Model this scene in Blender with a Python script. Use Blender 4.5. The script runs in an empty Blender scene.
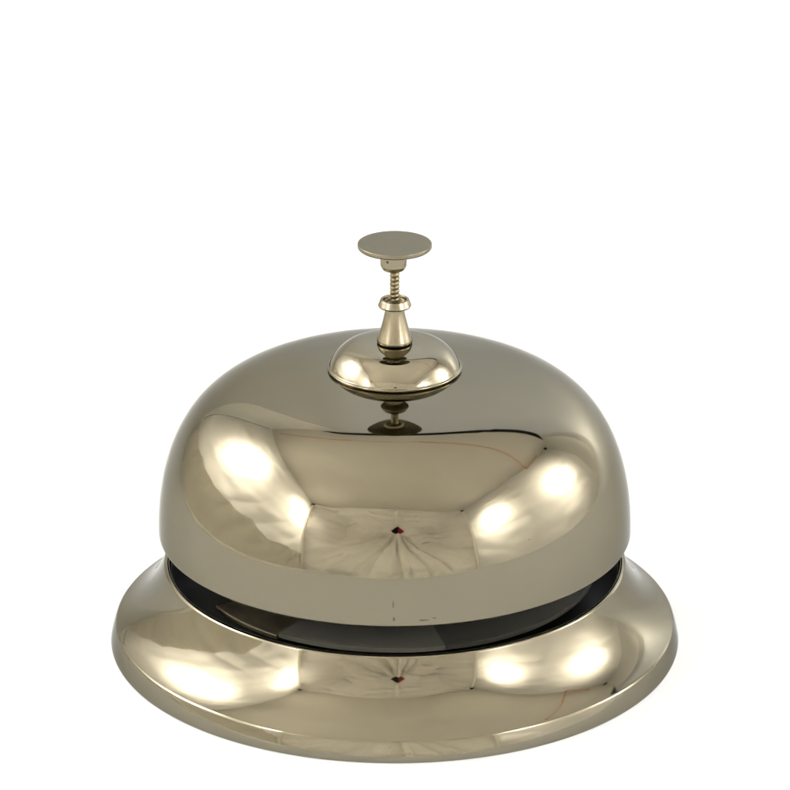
import bpy, math, random
from mathutils import Vector
random.seed(4)
S = 0.0425                       # metres per base radius: everything below is laid out in base radii
sc = bpy.context.scene
COL = sc.collection
R = math.radians

# ---------------------------------------------------------------- helpers
def new_obj(name, verts, faces, mat=None, parent=None, smooth=True):
    me = bpy.data.meshes.new(name)
    me.from_pydata([(v[0]*S, v[1]*S, v[2]*S) for v in verts], [], faces)
    me.validate(); me.update()
    if smooth:
        for p in me.polygons: p.use_smooth = True
    o = bpy.data.objects.new(name, me)
    COL.objects.link(o)
    if mat: me.materials.append(mat)
    if parent: o.parent = parent
    return o

def fillet(pts):
    """polyline of (r, z[, fillet radius]) -> dense profile with rounded corners"""
    out = []
    n = len(pts)
    for i, p in enumerate(pts):
        rad = p[2] if len(p) > 2 else 0
        if rad and 0 < i < n-1:
            P = Vector(p[:2]); A = Vector(pts[i-1][:2])-P; B = Vector(pts[i+1][:2])-P
            la, lb = A.length, B.length
            A.normalize(); B.normalize()
            ang = A.angle(B)
            t = min(rad/math.tan(ang/2), la*.48, lb*.48)
            rr = t*math.tan(ang/2)
            c = P+(A+B).normalized()*(rr/math.sin(ang/2))
            a0 = (P+A*t)-c; a1 = (P+B*t)-c
            th0 = math.atan2(a0.y, a0.x); th1 = math.atan2(a1.y, a1.x)
            d = (th1-th0+math.pi) % (2*math.pi)-math.pi
            q = P+A*t*1.3 if t*1.3 < la*.5 else None
            if q: out.append((q.x, q.y))
            for k in range(9):
                th = th0+d*k/8
                out.append((c.x+rr*math.cos(th), c.y+rr*math.sin(th)))
            q = P+B*t*1.3 if t*1.3 < lb*.5 else None
            if q: out.append((q.x, q.y))
        else:
            out.append((p[0], p[1]))
    return out

def lathe(prof, n=256, cx=0., cy=0.):
    v, f = [], []
    rows = []
    for (r, z) in prof:
        if r < 1e-6:
            rows.append([len(v)]); v.append((cx, cy, z))
        else:
            rows.append(list(range(len(v), len(v)+n)))
            for k in range(n):
                a = 2*math.pi*k/n
                v.append((cx+r*math.cos(a), cy+r*math.sin(a), z))
    for a, b in zip(rows[:-1], rows[1:]):
        for k in range(n):
            k2 = (k+1) % n
            if len(a) == 1 and len(b) == 1: continue
            if len(a) == 1: f.append((a[0], b[k2], b[k]))
            elif len(b) == 1: f.append((a[k], a[k2], b[0]))
            else: f.append((a[k], a[k2], b[k2], b[k]))
    return v, f

def grid(fn, nu, nv):
    v = [fn(i/nu, j/nv) for j in range(nv+1) for i in range(nu+1)]
    f = [(j*(nu+1)+i, j*(nu+1)+i+1, (j+1)*(nu+1)+i+1, (j+1)*(nu+1)+i) for j in range(nv) for i in range(nu)]
    return v, f

def tube(path, rad, n=12):
    v, f = [], []
    P = [Vector(p) for p in path]
    for i, p in enumerate(P):
        t = (P[min(i+1, len(P)-1)]-P[max(i-1, 0)]).normalized()
        ref = Vector((0, 0, 1)) if abs(t.z) < .9 else Vector((1, 0, 0))
        a = t.cross(ref).normalized(); b = t.cross(a).normalized()
        r = rad(i/(len(P)-1)) if callable(rad) else rad
        for k in range(n):
            th = 2*math.pi*k/n
            v.append(tuple(p+a*r*math.cos(th)+b*r*math.sin(th)))
    for i in range(len(P)-1):
        for k in range(n):
            k2 = (k+1) % n
            f.append((i*n+k, i*n+k2, (i+1)*n+k2, (i+1)*n+k))
    f.append(tuple(reversed(range(n)))); f.append(tuple(range((len(P)-1)*n, len(P)*n)))
    return v, f

def box(lo, hi):
    x0, y0, z0 = lo; x1, y1, z1 = hi
    v = [(x0,y0,z0),(x1,y0,z0),(x1,y1,z0),(x0,y1,z0),(x0,y0,z1),(x1,y0,z1),(x1,y1,z1),(x0,y1,z1)]
    return v, [(0,3,2,1),(4,5,6,7),(0,1,5,4),(1,2,6,5),(2,3,7,6),(3,0,4,7)]

def join(*vf):
    V, F = [], []
    for v, f in vf:
        o = len(V); V += list(v); F += [tuple(i+o for i in q) for q in f]
    return V, F

def interp(x, xs, ys):
    if x <= xs[0]: return ys[0]
    for a, b, c, d in zip(xs[:-1], xs[1:], ys[:-1], ys[1:]):
        if x <= b: return c+(d-c)*(x-a)/(b-a)
    return ys[-1]

def spline(pts, n):
    """Catmull-Rom through 2D/3D points"""
    P = [Vector(p) for p in pts]; P = [2*P[0]-P[1]]+P+[2*P[-1]-P[-2]]
    out = []
    for i in range(1, len(P)-2):
        for k in range(n):
            t = k/n
            a, b, c, d = P[i-1], P[i], P[i+1], P[i+2]
            out.append(tuple(.5*((2*b)+(c-a)*t+(2*a-5*b+4*c-d)*t*t+(3*b-a-3*c+d)*t**3)))
    out.append(tuple(P[-2]))
    return out

# smooth value noise in python, for the cloth folds
_g = [[random.uniform(-1, 1) for _ in range(64)] for _ in range(64)]
def vnoise(x, y):
    xi, yi = math.floor(x), math.floor(y); fx, fy = x-xi, y-yi
    fx = fx*fx*(3-2*fx); fy = fy*fy*(3-2*fy)
    g = lambda i, j: _g[(xi+i) % 64][(yi+j) % 64]
    return (g(0,0)*(1-fx)+g(1,0)*fx)*(1-fy)+(g(0,1)*(1-fx)+g(1,1)*fx)*fy
def sst(a, b, x):
    t = max(0, min(1, (x-a)/(b-a))); return t*t*(3-2*t)

# ---------------------------------------------------------------- materials
def nodes(name):
    m = bpy.data.materials.new(name); m.use_nodes = True
    nt = m.node_tree; nt.nodes.clear()
    out = nt.nodes.new('ShaderNodeOutputMaterial')
    return m, nt, out

def metal(name, col, rough, rvar=0.0, nscale=300, scuffs=(), bump=0.0, ring=False, specks=False, edge=(.56, .56, .55)):
    m, nt, out = nodes(name)
    b = nt.nodes.new('ShaderNodeBsdfPrincipled')
    b.inputs['Metallic'].default_value = 1
    b.inputs['Base Color'].default_value = (*col, 1)
    b.inputs['Specular Tint'].default_value = (*edge, 1)
    nt.links.new(b.outputs[0], out.inputs[0])
    tc = nt.nodes.new('ShaderNodeTexCoord')
    nz = nt.nodes.new('ShaderNodeTexNoise'); nz.inputs['Scale'].default_value = nscale; nz.inputs['Detail'].default_value = 4
    nt.links.new(tc.outputs['Object'], nz.inputs['Vector'])
    mr = nt.nodes.new('ShaderNodeMapRange')
    mr.inputs['From Min'].default_value = .35; mr.inputs['From Max'].default_value = .7
    mr.inputs['To Min'].default_value = rough; mr.inputs['To Max'].default_value = rough+rvar
    nt.links.new(nz.outputs['Fac'], mr.inputs['Value']); nt.links.new(mr.outputs[0], b.inputs['Roughness'])
    col_out = None
    if scuffs:
        prev = None
        for (p, rad, stretch) in scuffs:
            mp = nt.nodes.new('ShaderNodeVectorMath'); mp.operation = 'SUBTRACT'
            nt.links.new(tc.outputs['Object'], mp.inputs[0]); mp.inputs[1].default_value = [c*S for c in p]
            ms = nt.nodes.new('ShaderNodeVectorMath'); ms.operation = 'DIVIDE'
            nt.links.new(mp.outputs[0], ms.inputs[0]); ms.inputs[1].default_value = [rad*s*S for s in stretch]
            nn = nt.nodes.new('ShaderNodeTexNoise'); nn.inputs['Scale'].default_value = 2600
            nt.links.new(tc.outputs['Object'], nn.inputs['Vector'])
            ln = nt.nodes.new('ShaderNodeVectorMath'); ln.operation = 'LENGTH'
            nt.links.new(ms.outputs[0], ln.inputs[0])
            ad = nt.nodes.new('ShaderNodeMath'); ad.operation = 'ADD'
            nt.links.new(ln.outputs['Value'], ad.inputs[0]); nt.links.new(nn.outputs['Fac'], ad.inputs[1])
            lt = nt.nodes.new('ShaderNodeMath'); lt.operation = 'LESS_THAN'; lt.inputs[1].default_value = 1.25
            nt.links.new(ad.outputs[0], lt.inputs[0])
            if prev:
                mx = nt.nodes.new('ShaderNodeMath'); mx.operation = 'MAXIMUM'
                nt.links.new(prev, mx.inputs[0]); nt.links.new(lt.outputs[0], mx.inputs[1]); prev = mx.outputs[0]
            else: prev = lt.outputs[0]
        mix = nt.nodes.new('ShaderNodeMix'); mix.data_type = 'RGBA'
        nt.links.new(prev, mix.inputs['Factor'])
        mix.inputs[6].default_value = (*col, 1); mix.inputs[7].default_value = (.11, .098, .068, 1)
        nt.links.new(mix.outputs[2], b.inputs['Base Color'])
    if specks:
        vo = nt.nodes.new('ShaderNodeTexVoronoi'); vo.inputs['Scale'].default_value = 420
        nt.links.new(tc.outputs['Object'], vo.inputs['Vector'])
        a_ = nt.nodes.new('ShaderNodeMath'); a_.operation = 'LESS_THAN'; a_.inputs[1].default_value = .05
        nt.links.new(vo.outputs['Distance'], a_.inputs[0])
        sp = nt.nodes.new('ShaderNodeSeparateColor'); nt.links.new(vo.outputs['Color'], sp.inputs[0])
        g_ = nt.nodes.new('ShaderNodeMath'); g_.operation = 'GREATER_THAN'; g_.inputs[1].default_value = .93
        nt.links.new(sp.outputs[0], g_.inputs[0])
        m_ = nt.nodes.new('ShaderNodeMath'); m_.operation = 'MULTIPLY'
        nt.links.new(a_.outputs[0], m_.inputs[0]); nt.links.new(g_.outputs[0], m_.inputs[1])
        mm = nt.nodes.new('ShaderNodeMath'); mm.operation = 'MULTIPLY_ADD'; mm.inputs[1].default_value = .45
        nt.links.new(m_.outputs[0], mm.inputs[0]); nt.links.new(mr.outputs[0], mm.inputs[2])
        nt.links.new(mm.outputs[0], b.inputs['Roughness'])
    if bump:
        n2 = nt.nodes.new('ShaderNodeTexNoise'); n2.inputs['Scale'].default_value = 2500 if ring else nscale*.4
        n2.inputs['Detail'].default_value = 2
        if ring:                                    # fine turning lines: noise stretched round the axis
            sep = nt.nodes.new('ShaderNodeSeparateXYZ'); cmb = nt.nodes.new('ShaderNodeCombineXYZ')
            nt.links.new(tc.outputs['Object'], sep.inputs[0]); nt.links.new(sep.outputs['Z'], cmb.inputs['Z'])
            nt.links.new(cmb.outputs[0], n2.inputs['Vector'])
        else:
            nt.links.new(tc.outputs['Object'], n2.inputs['Vector'])
        bp = nt.nodes.new('ShaderNodeBump'); bp.inputs['Strength'].default_value = bump; bp.inputs['Distance'].default_value = .0002
        nt.links.new(n2.outputs['Fac'], bp.inputs['Height']); nt.links.new(bp.outputs[0], b.inputs['Normal'])
    return m

NI = (.225, .205, .153)
M_dome = metal('polished_nickel', NI, .022, .045, 130, specks=True, scuffs=[
    ((-.005, -.822, .50), .0032, (.8, 4, 5)), ((-.003, -.822, .447), .007, (.8, 4, 1.3)),
    ((.095, -.816, .441), .009, (2.4, 4, .35)), ((.13, -.81, .447), .006, (1.5, 4, .4))])
M_base = metal('polished_nickel_base', NI, .03, .045, 130, specks=True)
M_cap = metal('polished_nickel_cap', tuple(c*1.25 for c in NI), .022, .03, 130)
M_brush = metal('turned_nickel', (.275, .245, .175), .19, .05, 900, bump=.12, ring=True)
M_disc = metal('satin_nickel', (.222, .200, .146), .24, .02, 900)
M_screw = metal('thread_brass', (.20, .17, .105), .25, .1, 900)
M_worn = metal('worn_steel', (.22, .19, .13), .35, .3, 220, bump=.6)

def plastic(name, col, rough, spec=.5):
    m, nt, out = nodes(name)
    b = nt.nodes.new('ShaderNodeBsdfPrincipled')
    nz = nt.nodes.new('ShaderNodeTexNoise'); nz.inputs['Scale'].default_value = 180
    tc = nt.nodes.new('ShaderNodeTexCoord'); nt.links.new(tc.outputs['Object'], nz.inputs['Vector'])
    mr = nt.nodes.new('ShaderNodeMapRange'); mr.inputs['To Min'].default_value = rough*.8; mr.inputs['To Max'].default_value = rough*1.3
    nt.links.new(nz.outputs['Fac'], mr.inputs['Value']); nt.links.new(mr.outputs[0], b.inputs['Roughness'])
    b.inputs['Base Color'].default_value = (*col, 1)
    b.inputs['Specular IOR Level'].default_value = spec
    nt.links.new(b.outputs[0], out.inputs[0]); return m
M_black = plastic('black_plastic', (.008, .008, .006), .5, .25)
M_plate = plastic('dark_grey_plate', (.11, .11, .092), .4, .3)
M_plate_shaded = plastic('plate_shaded', (.045, .045, .037), .4, .3)  # darker copy of the plate tone: shade at right put into the colour
M_orange = plastic('orange_rubber', (.66, .24, .08), .5)
M_red = plastic('red_leather', (.45, .02, .03), .5)

def cloth(name, refl, trans, weave=900, amt=.08):
    """thin white cloth: part of the light bounces, part comes through"""
    m, nt, out = nodes(name)
    tc = nt.nodes.new('ShaderNodeTexCoord')
    nz = nt.nodes.new('ShaderNodeTexNoise'); nz.inputs['Scale'].default_value = weave; nz.inputs['Detail'].default_value = 3
    nt.links.new(tc.outputs['Object'], nz.inputs['Vector'])
    def tint(c):
        mr = nt.nodes.new('ShaderNodeMix'); mr.data_type = 'RGBA'
        nt.links.new(nz.outputs['Fac'], mr.inputs['Factor'])
        mr.inputs[6].default_value = (*[k*(1-amt) for k in c], 1); mr.inputs[7].default_value = (*[min(k*(1+amt), .98) for k in c], 1)
        return mr.outputs[2]
    d = nt.nodes.new('ShaderNodeBsdfDiffuse'); t = nt.nodes.new('ShaderNodeBsdfTranslucent')
    nt.links.new(tint(refl), d.inputs['Color']); nt.links.new(tint(trans), t.inputs['Color'])
    a = nt.nodes.new('ShaderNodeAddShader')
    nt.links.new(d.outputs[0], a.inputs[0]); nt.links.new(t.outputs[0], a.inputs[1]); nt.links.new(a.outputs[0], out.inputs[0])
    return m
M_tent = cloth('tent_cloth', (.50, .49, .465), (.40, .39, .365))
M_seam = cloth('seam_cloth', (.86, .84, .79), (.12, .12, .11))
M_skirt = cloth('skirt_cloth', (.52, .50, .45), (.26, .25, .22))
M_sweep = cloth('backdrop_sheet', (.16, .16, .16), (.62, .62, .62), 500, .01)
M_front = cloth('front_cloth', (.76, .74, .705), (.22, .21, .20))
M_roof = cloth('roof_cloth', (.60, .575, .525), (.30, .29, .275))

# ---------------------------------------------------------------- the bell
def tag(o, label, cat, group=None):
    o['label'] = label; o['category'] = cat
    if group: o['group'] = group
    return o
bell = bpy.data.objects.new('desk_bell', None); COL.objects.link(bell); bell.empty_display_size = .02
tag(bell, 'polished nickel counter call bell with flared base and flat push button on top', 'call bell')

# base: flared skirt (normals measured 20 deg at the mouth, 63 deg at the crease), sloped rim
def flare(e0=19.898, e1=63.142, g=1.4164, n=90):
    r, z = [0.], [0.]
    es = [R(e0+(e1-e0)*(k/n)**g) for k in range(n+1)]
    for k in range(n):
        em = (es[k]+es[k+1])/2
        r.append(r[-1]+math.sin(em)); z.append(z[-1]-math.cos(em))
    L = math.hypot(.168, .2169)/math.hypot(r[-1], z[-1])
    return [(.8053+a*L, .2981+b*L) for a, b in zip(r, z)]
fl = flare()
top = [(.786, .10), (.786, .285)]
lip = [(.7955+.0095*math.cos(a), .2945+.0085*math.sin(a)) for a in [R(200-15*k) for k in range(12)]]
Rc = .0165                                # shoulder radius of the crease
c0, c1 = R(19.5), R(63.14)
cx_, cz_ = fl[-1][0]-Rc*math.cos(c1), fl[-1][1]-Rc*math.sin(c1)
rtop, ztop = cx_+Rc*math.cos(c0), cz_+Rc*math.sin(c0)
rim, rr, zz = [], rtop, ztop              # rim leans in a little towards the crease
for k in range(30):
    rim.append((rr, zz))
    e = R(19.5-9*((k+.5)/30)**1.4); h_ = (ztop-.012)/30
    zz -= h_; rr += math.tan(e)*h_
rim.append((rr, zz))
ro = rim[-1][0]
prof = [(.0, .012), (.96, .012), (.975, .002)]+[(ro-.012+.012*math.cos(a), .012+.012*math.sin(a)) for a in [R(-105+12*k) for k in range(9)]]
prof += list(reversed(rim))
prof += [(cx_+Rc*math.cos(c0+(c1-c0)*k/12), cz_+Rc*math.sin(c0+(c1-c0)*k/12)) for k in range(1, 13)]
prof += list(reversed(fl[:-1]))
prof += [(p[0], p[1]) for p in reversed(lip)][3:]
prof += [(.786, .27), (.786, .2), (.786, .10)]
v, f = lathe(prof, 384)
base = new_obj('base', v, f, M_base, bell)

v, f = lathe([(.786-.003, .285), (.780, .284), (.780, .17), (.72, .165), (.4, .165), (0, .165)], 128)
liner = new_obj('base_liner', v, f, M_black, bell)

# sector plates inside the gap
def sector(a0, a1, r0, r1, z0, z1, n=96, bev=.006):
    ring = [(r0, z1), (r1-bev, z1), (r1-bev*.3, z1-bev*.3), (r1, z1-bev), (r1, z0), (r0, z0)]
    V, F = [], []
    m = len(ring)
    for k in range(n+1):
        a = a0+(a1-a0)*k/n
        for r, z in ring: V.append((r*math.cos(a), r*math.sin(a), z))
    for k in range(n):
        for j in range(m):
            j2 = (j+1) % m
            F.append((k*m+j, (k+1)*m+j, (k+1)*m+j2, k*m+j2))
    F.append(tuple(range(m))); F.append(tuple(reversed(range(n*m, n*m+m))))
    return V, F
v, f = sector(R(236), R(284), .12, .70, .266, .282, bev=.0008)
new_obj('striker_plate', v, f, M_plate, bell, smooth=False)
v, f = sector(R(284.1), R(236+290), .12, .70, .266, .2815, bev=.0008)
new_obj('striker_plate_shaded', v, f, M_plate_shaded, bell, smooth=False)  # right part of the same plate, coloured dark to stand in for shade
v, f = sector(R(209), R(235.3), .25, .70, .256, .272, 24, bev=.004)
new_obj('striker_bracket', v, f, M_worn, bell, smooth=False)

# dome
da, dh, dp, dq, dz0 = .8229, .5784, 4.4747, 2.133, .4196
def dome_prof(off=0., n=170):
    out = []
    for k in range(n+1):
        t = math.pi/2*(1-(1-k/n)**1.0)
        c, s = max(math.cos(t), 0), math.sin(t)
        out.append([da*c**(2/dp), dz0+dh*s**(2/dq)])
    # even spacing along the arc
    L = [0]
    for p, q in zip(out[:-1], out[1:]): L.append(L[-1]+math.hypot(q[0]-p[0], q[1]-p[1]))
    res = []
    for k in range(n+1):
        s = L[-1]*k/n
        res.append((interp(s, L, [p[0] for p in out]), interp(s, L, [p[1] for p in out])))
    return res
def dome_exact(n=150):
    # parametrise by r near the top, by z near the wall, so samples stay exact on the curve
    pts = []
    for k in range(n+1):
        u = k/n
        ang = math.pi/2*u
        # solve along a ray from (0, dz0)
        dx, dz = math.cos(ang), math.sin(ang)*dh/da
        lo, hi = 0, 2.
        for _ in range(50):
            m = (lo+hi)/2
            if (m*dx/da)**dp+(m*dz/dh)**dq > 1: hi = m
            else: lo = m
        pts.append((lo*dx, dz0+lo*dz))
    wall = [p for p in pts if p[0] > .53]
    # crown: a gentle spherical rise that takes over from the shoulder
    Z = lambda r: dz0+dh*(1-(r/da)**dp)**(1/dq)
    SE = lambda r: (Z(r+1e-4)-Z(r-1e-4))/2e-4
    k = SE(.455)/.455
    n2 = 400; r0 = .53
    z = Z(r0); crown = [(r0, z)]
    for i in range(n2):
        r = r0*(1-(i+.5)/n2); w_ = sst(.38, .53, r)
        z -= (k*r*(1-w_)+SE(max(r, .01))*w_)*r0/n2
        if (i+1) % 8 == 0: crown.append((r0*(1-(i+1)/n2), z))
    crown[-1] = (0., crown[-1][1])
    return wall+crown
dm = dome_exact()
outer = [(.8195+.003, .4225)] + [p for p in dm if p[1] > .4245]
outer[-1] = (0., outer[-1][1])
lipd = [(.806, .432), (.8065, .4225), (.809, .4175), (.813, .4155), (.8175, .4165), (.8208, .4195)]
inner = [(max(p[0]-.016, 0), p[1]-.014) for p in reversed(dm) if p[1] > .45]
inner[0] = (0., inner[0][1])
v, f = lathe(inner[:-1]+[(.8062, .45)]+lipd+outer, 384)
dome = new_obj('dome', v, f, M_dome, bell)

# cap: shallow upper dish, turned-under lip
def cap_prof():
    S_, E_ = [0, .0055, .0085, .022, .045, .08, .12, .17, .23], [66, 64, 20, 29, 35.6, 51.5, 76.5, 88.0, 90]
    r, z, out = .2314, 1.0215, []
    n = 120; L = .23
    for k in range(n):
        e = R(interp((k+.5)/n*L, S_, E_)); out.append((r, z))
        r -= math.sin(e)*L/n; z += math.cos(e)*L/n
    return [p for p in out if p[0] > .02]
cs = cap_prof(); capz = cs[-1][1]
low = [(.215, 1.0040), (.2225, 1.0092), (.2285, 1.0128), (.2308, 1.0158), (.2317, 1.0190)]
v, f = lathe([(.0, 1.004)]+spline(low, 5)+cs+[(0, capz)], 256)
new_obj('cap', v, f, M_cap, bell)

# stem with collar
stem = fillet([(0, capz+.0005), (.0560, capz+.0005), (.0560, capz+.0042), (.0604, capz+.0045, .0012), (.0612, capz+.0080, .0012)])+ \
       spline([(.0600, 1.1225), (.0562, 1.1340), (.0508, 1.1510), (.0446, 1.1730), (.0388, 1.1960), (.0342, 1.2200), (.0322, 1.2400)], 8)+[(0, 1.240)]
v, f = lathe(stem, 128)
new_obj('stem', v, f, M_brush, bell)
v, f = lathe([(.0562, capz+.0003), (.0574, capz+.0003), (.0574, capz+.0042), (.0562, capz+.0042)], 96)
new_obj('stem_gasket', v, f, M_black, bell)
v, f = lathe(fillet([(0, 1.2385), (.0535, 1.2385, .002), (.0575, 1.2440, .003), (.0485, 1.2665, .003), (.0405, 1.2665, .002), (.038, 1.2540, .002), (0, 1.2540)]), 128)
new_obj('collar', v, f, M_brush, bell)

# threaded screw: helical ridge
def thread(z0, z1, r0, r1, pitch, n=40, per=10):
    V, F = [], []
    rows = int((z1-z0)/pitch*per)
    for j in range(rows+1):
        z = z0+(z1-z0)*j/rows
        for k in range(n):
            a = 2*math.pi*k/n
            ph = (z/pitch - k/n) % 1.
            r = r0+(r1-r0)*(1-abs(2*ph-1))**.8
            V.append((r*math.cos(a), r*math.sin(a), z))
    for j in range(rows):
        for k in range(n):
            k2 = (k+1) % n
            F.append((j*n+k, j*n+k2, (j+1)*n+k2, (j+1)*n+k))
    return V, F
v, f = thread(1.25, 1.385, .0143, .0168, .0150)
new_obj('screw', v, f, M_screw, bell)

# push button: flat disc, hub below it, set screw in the hub
v, f = lathe(fillet([(0, 1.4515), (.1235, 1.4515, .002), (.1267, 1.4560, .003), (.1262, 1.4683, .0025), (0, 1.4683)]), 192)
btn = new_obj('button', v, f, M_disc, bell)
v, f = lathe(fillet([(0, 1.372), (.036, 1.3725, .010), (.0450, 1.388, .012), (.0460, 1.4513)]), 96, -.004, 0)
hub = new_obj('hub', v, f, M_brush, btn)
a = R(243)
c = Vector((-.004+.0452*math.cos(a), .0452*math.sin(a), 1.414)); d = Vector((math.cos(a), math.sin(a), 0))
v, f = tube([c-d*.004, c+d*.0012], .0042, 16)
new_obj('set_screw', v, f, M_black, hub)

# ---------------------------------------------------------------- setting
def struct(o):
    o['kind'] = 'structure'; return o
# backdrop: white sheet, flat under the bell and curved up behind it
lx_s = [(-8, -4.3), (1, -4.5), (3.2, -5.3), (5, -5.7), (6.3, -5.9), (7.4, -5.3), (9.3, -4.6), (10.6, -3.7), (11.6, -3.0), (12.8, -2.5), (15.6, -1.7)]
CR = 3.6                                                     # radius of the curve
y_c, y_b = 3.6, 7.2
arc = CR*math.pi/2
ytop = 10.2
stot = 8.0+y_c+arc+(ytop-CR)
def sweep(u, w):
    s = -8.0+w*stot
    if s < y_c: y, z = s, 0.
    elif s < y_c+arc:
        t = (s-y_c)/CR; y, z = y_c+CR*math.sin(t), CR*(1-math.cos(t))
    else: y, z = y_b, CR+(s-y_c-arc)
    k = interp(s, [a for a, b in lx_s], [b for a, b in lx_s])
    rgt = interp(s, [-8, 0, 4, 16], [9.2, 9.6, 10.2, 10.6])
    x = k+(rgt-k)*u
    return (x, y, z)
v, f = grid(sweep, 40, 120)
backdrop = struct(new_obj('backdrop', v, f, M_sweep))

# tent panels: corner points read from the reflections
FTL, FTR = Vector((-10, -9.6, 10.4)), Vector((9.0, -11.8, 10.4))
FBL, FBR = Vector((-7.0, -7.6, -.25)), Vector((7.6, -9.6, -.25))
BTL, BBL = Vector((-5.6, 7.4, 10.6)), Vector((-5.6, 7.5, -.25))
BTR, BBR = Vector((11.6, 5.6, 10.6)), Vector((11.4, 6.6, -.25))
HX, HZ = .35, 7.35                                           # lens opening
def front(u, w):
    b = FBL.lerp(FBR, u); t = FTL.lerp(FTR, u)
    p = b.lerp(t, w)
    # top edge sags outwards in the middle; the panel is drawn out towards the lens
    m = 4*u*(1-u)
    p.z += .5*m*w*w
    bulge = sst(0, .55, m)*sst(0, .5, w)*(1-.70*sst(.72, 1., w))
    p.y -= 5.0*bulge
    dx, dz = p.x-HX, p.z-HZ
    d = math.hypot(dx, dz); ang = math.atan2(dx, -dz)
    # radial pulls below the opening, soft level folds above
    edge = min(1, 3*m)*sst(0, .06, w)*sst(0, .05, 1-w)
    lowL = sst(1.15, .15, abs(ang+.55)); lowR = sst(.55, .1, abs(ang-.35))
    rid = lambda x: 1-2*abs((x % 1.)-.5)*1.0           # sharp-crested pleats
    p.y += edge*sst(.7, 2.2, d)*lowL*1.15*rid(ang*2.15+.35*vnoise(d*.4, 2.2))**1.6
    p.y += edge*sst(.7, 2.0, d)*lowR*.75*rid(ang*3.1+.2)**1.6
    up = 1-max(lowL, lowR)
    q = p.z*.62+.06*p.x*math.copysign(1, dx)+.9*vnoise(p.x*.22+4, p.z*.25)
    p.y += edge*up*sst(.8, 2.4, d)*.62*rid(q)**1.4*(.5+.5*vnoise(p.x*.5+1, p.z*.7+8))
    gro = lambda x, k: (1-2*abs((x % 1.)-.5))**k
    aw = ang+.10*vnoise(d*.7, 5.5)
    p.y -= edge*sst(.9, 2.4, d)*lowL*1.0*gro(aw*3.1+.4, 7)*(.6+.4*vnoise(ang*4, 1.5))
    p.y -= edge*sst(.9, 2.2, d)*lowR*.85*gro(aw*4.3+.15, 7)
    p.y += edge*sst(.9, 2.4, d)*lowL*.45*gro(aw*3.1+.75, 6)
    p.y -= edge*up*sst(.8, 2.4, d)*.7*gro(q*1.35+.3, 7)*sst(-.2, .4, vnoise(p.x*.5+6, p.z*.9+3))
    p.y += edge*.24*vnoise(p.x*.8+9, p.z*1.5)+edge*.05*vnoise(p.x*2.6, p.z*3.1+2)
    p.y -= .30*math.exp(-d*d/1.1)
    return tuple(p)
v, f = grid(front, 260, 170)
hole = []
for q in f:
    cx = sum(v[i][0] for i in q)/4; cz = sum(v[i][2] for i in q)/4
    if abs(cx-HX)/(1.05+.1*math.sin(cz*4))+abs(cz-HZ)/.98 < 1: continue
    hole.append(q)
tent = bpy.data.objects.new('light_tent', None); COL.objects.link(tent); tent.empty_display_size = .1
tag(tent, 'wrinkled white cloth light tent mirrored in the dome with four lamp glows', 'light tent')
new_obj('front_panel', v, hole, M_front, tent)

def bilinear(a, b, c, d, amp, fx, fy, ox, nrm, sag=0.):
    def fn(u, w):
        p = a.lerp(b, u).lerp(d.lerp(c, u), w)
        e = (16*u*(1-u)*w*(1-w))**.5
        t1 = u*fx+w*fy*.6+ox+.8*vnoise(u*3+ox, w*3)
        n = amp*vnoise(u*fx+ox, w*fy+ox)+amp*.5*vnoise(u*fx*2.7+ox, w*fy*2.3+ox*2)
        n += amp*1.1*(1-2*abs((t1 % 1.)-.5))**1.5*sst(.1, .6, vnoise(u*3.1+ox*3, w*2.7+1)+.35)*sst(.75, .2, w)
        return tuple(p+nrm*(n*e+sag*16*u*(1-u)*w*(1-w)))
    return fn
v, f = grid(bilinear(FBL, BBL, BTL, FTL, .26, 4, 7, 2.3, Vector((1, .3, 0))), 150, 120)
new_obj('side_panel', v, f, M_tent, tent)
v, f = grid(bilinear(FBR, BBR, BTR, FTR, .26, 3, 6, 7.7, Vector((-1, .1, 0))), 150, 120)
new_obj('side_panel', v, f, M_tent, tent)
# roof, ending short of the backdrop so that a dark slit stays open
RBL, RBR = Vector((-5.9, 6.72, 10.5)), Vector((11.9, 6.75, 10.5))
FML = FTL+Vector((-.15, 0, -.04)); FMR = FTR+Vector((.15, 0, -.04))
def roof(u, w):
    p = FML.lerp(FMR, u).lerp(RBL.lerp(RBR, u), w)
    m = 4*u*(1-u)
    p.z += .5*m*(1-w)**2; p.y -= 1.5*sst(0, .55, m)*(1-w)**3
    e = (16*u*(1-u)*w*(1-w))**.5
    if w > .8: p.y += (w-.8)/.2*interp(p.x, [-6, -2.8, -1.9], [1.0, .95, 0])
    p.z += e*(.10*vnoise(u*6+1, w*5+2+u*2)+.04*vnoise(u*15, w*11+3))
    p.z += .10*math.sin(9*(u*1.2+w))*e*sst(.6, .0, u)*.6
    return tuple(p)
v, f = grid(roof, 100, 80)
new_obj('roof_panel', v, f, M_roof, tent)
# strip of back wall left of the backdrop
v, f = grid(lambda u, w: (-5.6+4.6*u, 7.55+.03*math.sin(20*u), -.25+(10.95)*w), 20, 20)
new_obj('back_panel', v, f, M_tent, tent)
v, f = grid(lambda u, w: (8.2+3.6*u, 7.55-2.1*u**1.5, -.25+(10.9)*w), 12, 12)
new_obj('back_panel', v, f, M_tent, tent)
# floor of the tent
v, f = grid(lambda u, w: tuple((FBL.lerp(FBR, u)+Vector((0, -.3, 0))).lerp(BBL.lerp(BBR, u)+Vector((0, 1, 0)), w)+Vector((0, 0, .0))), 20, 20)
new_obj('floor_panel', v, f, M_tent, tent)
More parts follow.
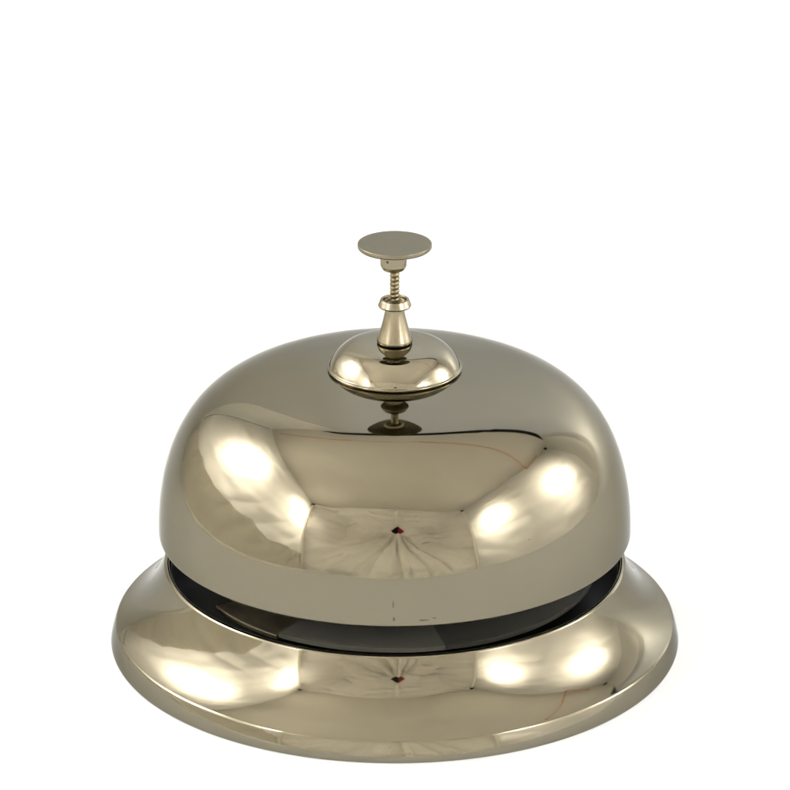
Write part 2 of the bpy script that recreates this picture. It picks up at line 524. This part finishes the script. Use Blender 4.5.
# lower skirt along the left side, a little inside the wall
def skirt(u, w):
    p = (FBL+Vector((.6, .5, 0))).lerp(BBL+Vector((.25, -.25, 0)), u)
    t = FBL.lerp(FTL, .14).lerp(BBL.lerp(BTL, .22), u)+Vector((.3, 0, 0))
    q = p.lerp(t, w)
    q.z += w*(.28*vnoise(u*11, 3.3)+.12*vnoise(u*31, 7.7))
    q.x += (.45*vnoise(u*7, w*1.5+4)+.22*vnoise(u*20, w*1.2)+.3*(1-2*abs((u*9+w*1.2) % 1.-.5))**4)*(.4+.6*w)
    return tuple(q)
v, f = grid(skirt, 60, 16)
new_obj('side_skirt', v, f, M_skirt, tent)
# seams
mid = [front(.535, k/60) for k in range(61)]
lo = [Vector(p)+Vector((0, .34, 0)) for p in mid if p[2] < HZ-1.0]
hi = [Vector(p)+Vector((0, .34, 0)) for p in mid if p[2] > HZ+1.0]
v, f = join(tube(lo, .25, 12), tube(hi, .25, 12))
new_obj('zip_seam', v, f, M_seam, tent)
for path in ([Vector(front(0, k/30))+Vector((.32, .30, 0)) for k in range(31)],
             [Vector(front(1, k/30))+Vector((-.32, .30, 0)) for k in range(31)],
             [Vector(front(k/60, 1))+Vector((0, .30, -.28)) for k in range(61)]):
    v, f = tube(path, .16, 10); new_obj('edge_piping', v, f, M_seam, tent)
for c in (FTL+Vector((.5, .5, -.5)), FTR+Vector((-.5, .5, -.5)), BTR+Vector((-.6, -.3, -.4))):
    v, f = lathe([(.24*math.sin(math.pi*k/12) if 0 < k < 12 else 0, -.24*math.cos(math.pi*k/12)) for k in range(13)], 20)
    new_obj('corner_joint', [(p[0]+c.x, p[1]+c.y, p[2]+c.z) for p in v], f, M_black, tent)
v, f = tube([Vector(sweep(0, k/90))+Vector((0, 0, .03)) for k in range(91)], .055, 8)
new_obj('hem', v, f, M_seam, backdrop)
# cloth flap beside the opening
def flap(u, w):
    x = HX-1.75+1.0*u; z = HZ-.75+.95*w-.25*u
    return (x, front(.535+(x-HX)/17.8, .71)[1]+.55-.35*u+.12*math.sin(w*4), z)
v, f = grid(flap, 10, 10)
new_obj('opening_flap', v, f, M_seam, tent)

# the camera that looks in through the opening (seen only as a reflection)
cam_t = bpy.data.objects.new('photo_camera', None); COL.objects.link(cam_t); cam_t.empty_display_size = .02
tag(cam_t, 'small black and red camera mirrored as a diamond at the middle of the dome', 'camera')
fy = front(.535, .71)[1]
v, f = join(box((HX-1.6, fy-1.9, HZ-1.1), (HX+.12, fy-.7, HZ+1.1)), tube([(HX-.35, fy-.75, HZ), (HX-.35, fy-.35, HZ-.08)], .45, 32))
new_obj('camera_body', v, f, M_black, cam_t, smooth=False)
v, f = box((HX+.14, fy-1.8, HZ-1.1), (HX+1.5, fy-.6, HZ+1.1))
new_obj('camera_grip', v, f, M_red, cam_t, smooth=False)

# orange cord along the roof
cp = [(-5.0, 6.1, 10.05), (-2.4, 5.0, 10.2), (0, 4.7, 10.2), (1.86, 4.2, 10.2), (4.2, 3.15, 10.2), (7.0, 1.85, 10.15), (8.9, .95, 10.05), (10.2, .40, 9.6), (10.3, 1.5, 9.75), (10.4, 2.7, 10.0), (10.3, 3.3, 10.15)]
v, f = tube(spline(cp, 8), lambda t: .045 if t < .55 else .06+.07*math.exp(-((t-.7)/.02)**2), 10)
tag(new_obj('cord', v, f, M_orange), 'thin orange cord strung under the tent roof, mirrored high in the dome', 'cord')

# ---------------------------------------------------------------- light
def lamp(name, loc, aim, power, size, col=(1, .985, 1.0), shape='DISK', sy=None):
    l = bpy.data.lights.new(name, 'AREA'); l.energy = power; l.color = col; l.shape = shape; l.size = size*S
    if sy: l.size_y = sy*S
    o = bpy.data.objects.new(name, l); COL.objects.link(o)
    o.location = Vector(loc)*S
    o.rotation_euler = (Vector(aim)-Vector(loc)).to_track_quat('-Z', 'Y').to_euler()
    return o
KEY = 1.12
lamp('work_lamp', (-9.0, 1.75, 5.7), (-6, 1.3, 5.6), 4.6*KEY, 2.2)
lamp('work_lamp', (-11.0, -7.2, 5.9), (-7, -6.3, 5.6), 5.0*KEY, 2.0)
lamp('work_lamp', (12.6, 1.0, 4.6), (9, .8, 4.5), 4.2*KEY, 2.0)
lamp('work_lamp', (10.9, -7.7, 5.2), (7, -7.0, 5.0), 3.6*KEY, 2.0)
# unseen lamps added below and behind the sheet, keeping it white and shadowless
lamp('added_sheet_lamp', (2.6, -1.5, -4.0), (2.6, -1.5, 0), 7.3, 22, (.95, 1, 1.08), 'RECTANGLE', 22)
lamp('added_sheet_lamp', (2.6, 12.0, 5.5), (2.6, 7, 5.0), 2.7, 18, (.95, 1, 1.07), 'RECTANGLE', 14)
lamp('added_sheet_lamp', (8.0, 9.6, 1.9), (6.6, 5.6, 1.3), 1.0, 4.5, (1, .98, .95))  # extra unseen lamp, added for a soft glow through the sheet at right

w = bpy.data.worlds.new('World'); sc.world = w; w.use_nodes = True
w.node_tree.nodes['Background'].inputs[0].default_value = (.9, .95, 1, 1)
w.node_tree.nodes['Background'].inputs[1].default_value = .02

# ---------------------------------------------------------------- camera
cam = bpy.data.cameras.new('Camera'); co = bpy.data.objects.new('Camera', cam); COL.objects.link(co)
co.location = (0, -12.9806*S, 6.1572*S)
co.rotation_euler = (R(90-22), 0, 0)
cam.sensor_width = 36; cam.angle = R(11.100)
cam.shift_x = 0.0; cam.clip_start = .005; cam.clip_end = 50
co.location.x = .001*S
sc.camera = co
sc.view_settings.view_transform = 'Standard'; sc.view_settings.look = 'None'
sc.view_settings.exposure = 0; sc.view_settings.gamma = 1
cy = sc.cycles
cy.use_denoising = True; cy.denoiser = 'OPENIMAGEDENOISE'
cy.max_bounces = 14; cy.diffuse_bounces = 6; cy.glossy_bounces = 8; cy.transmission_bounces = 8
cy.sample_clamp_indirect = 20; cy.caustics_reflective = False
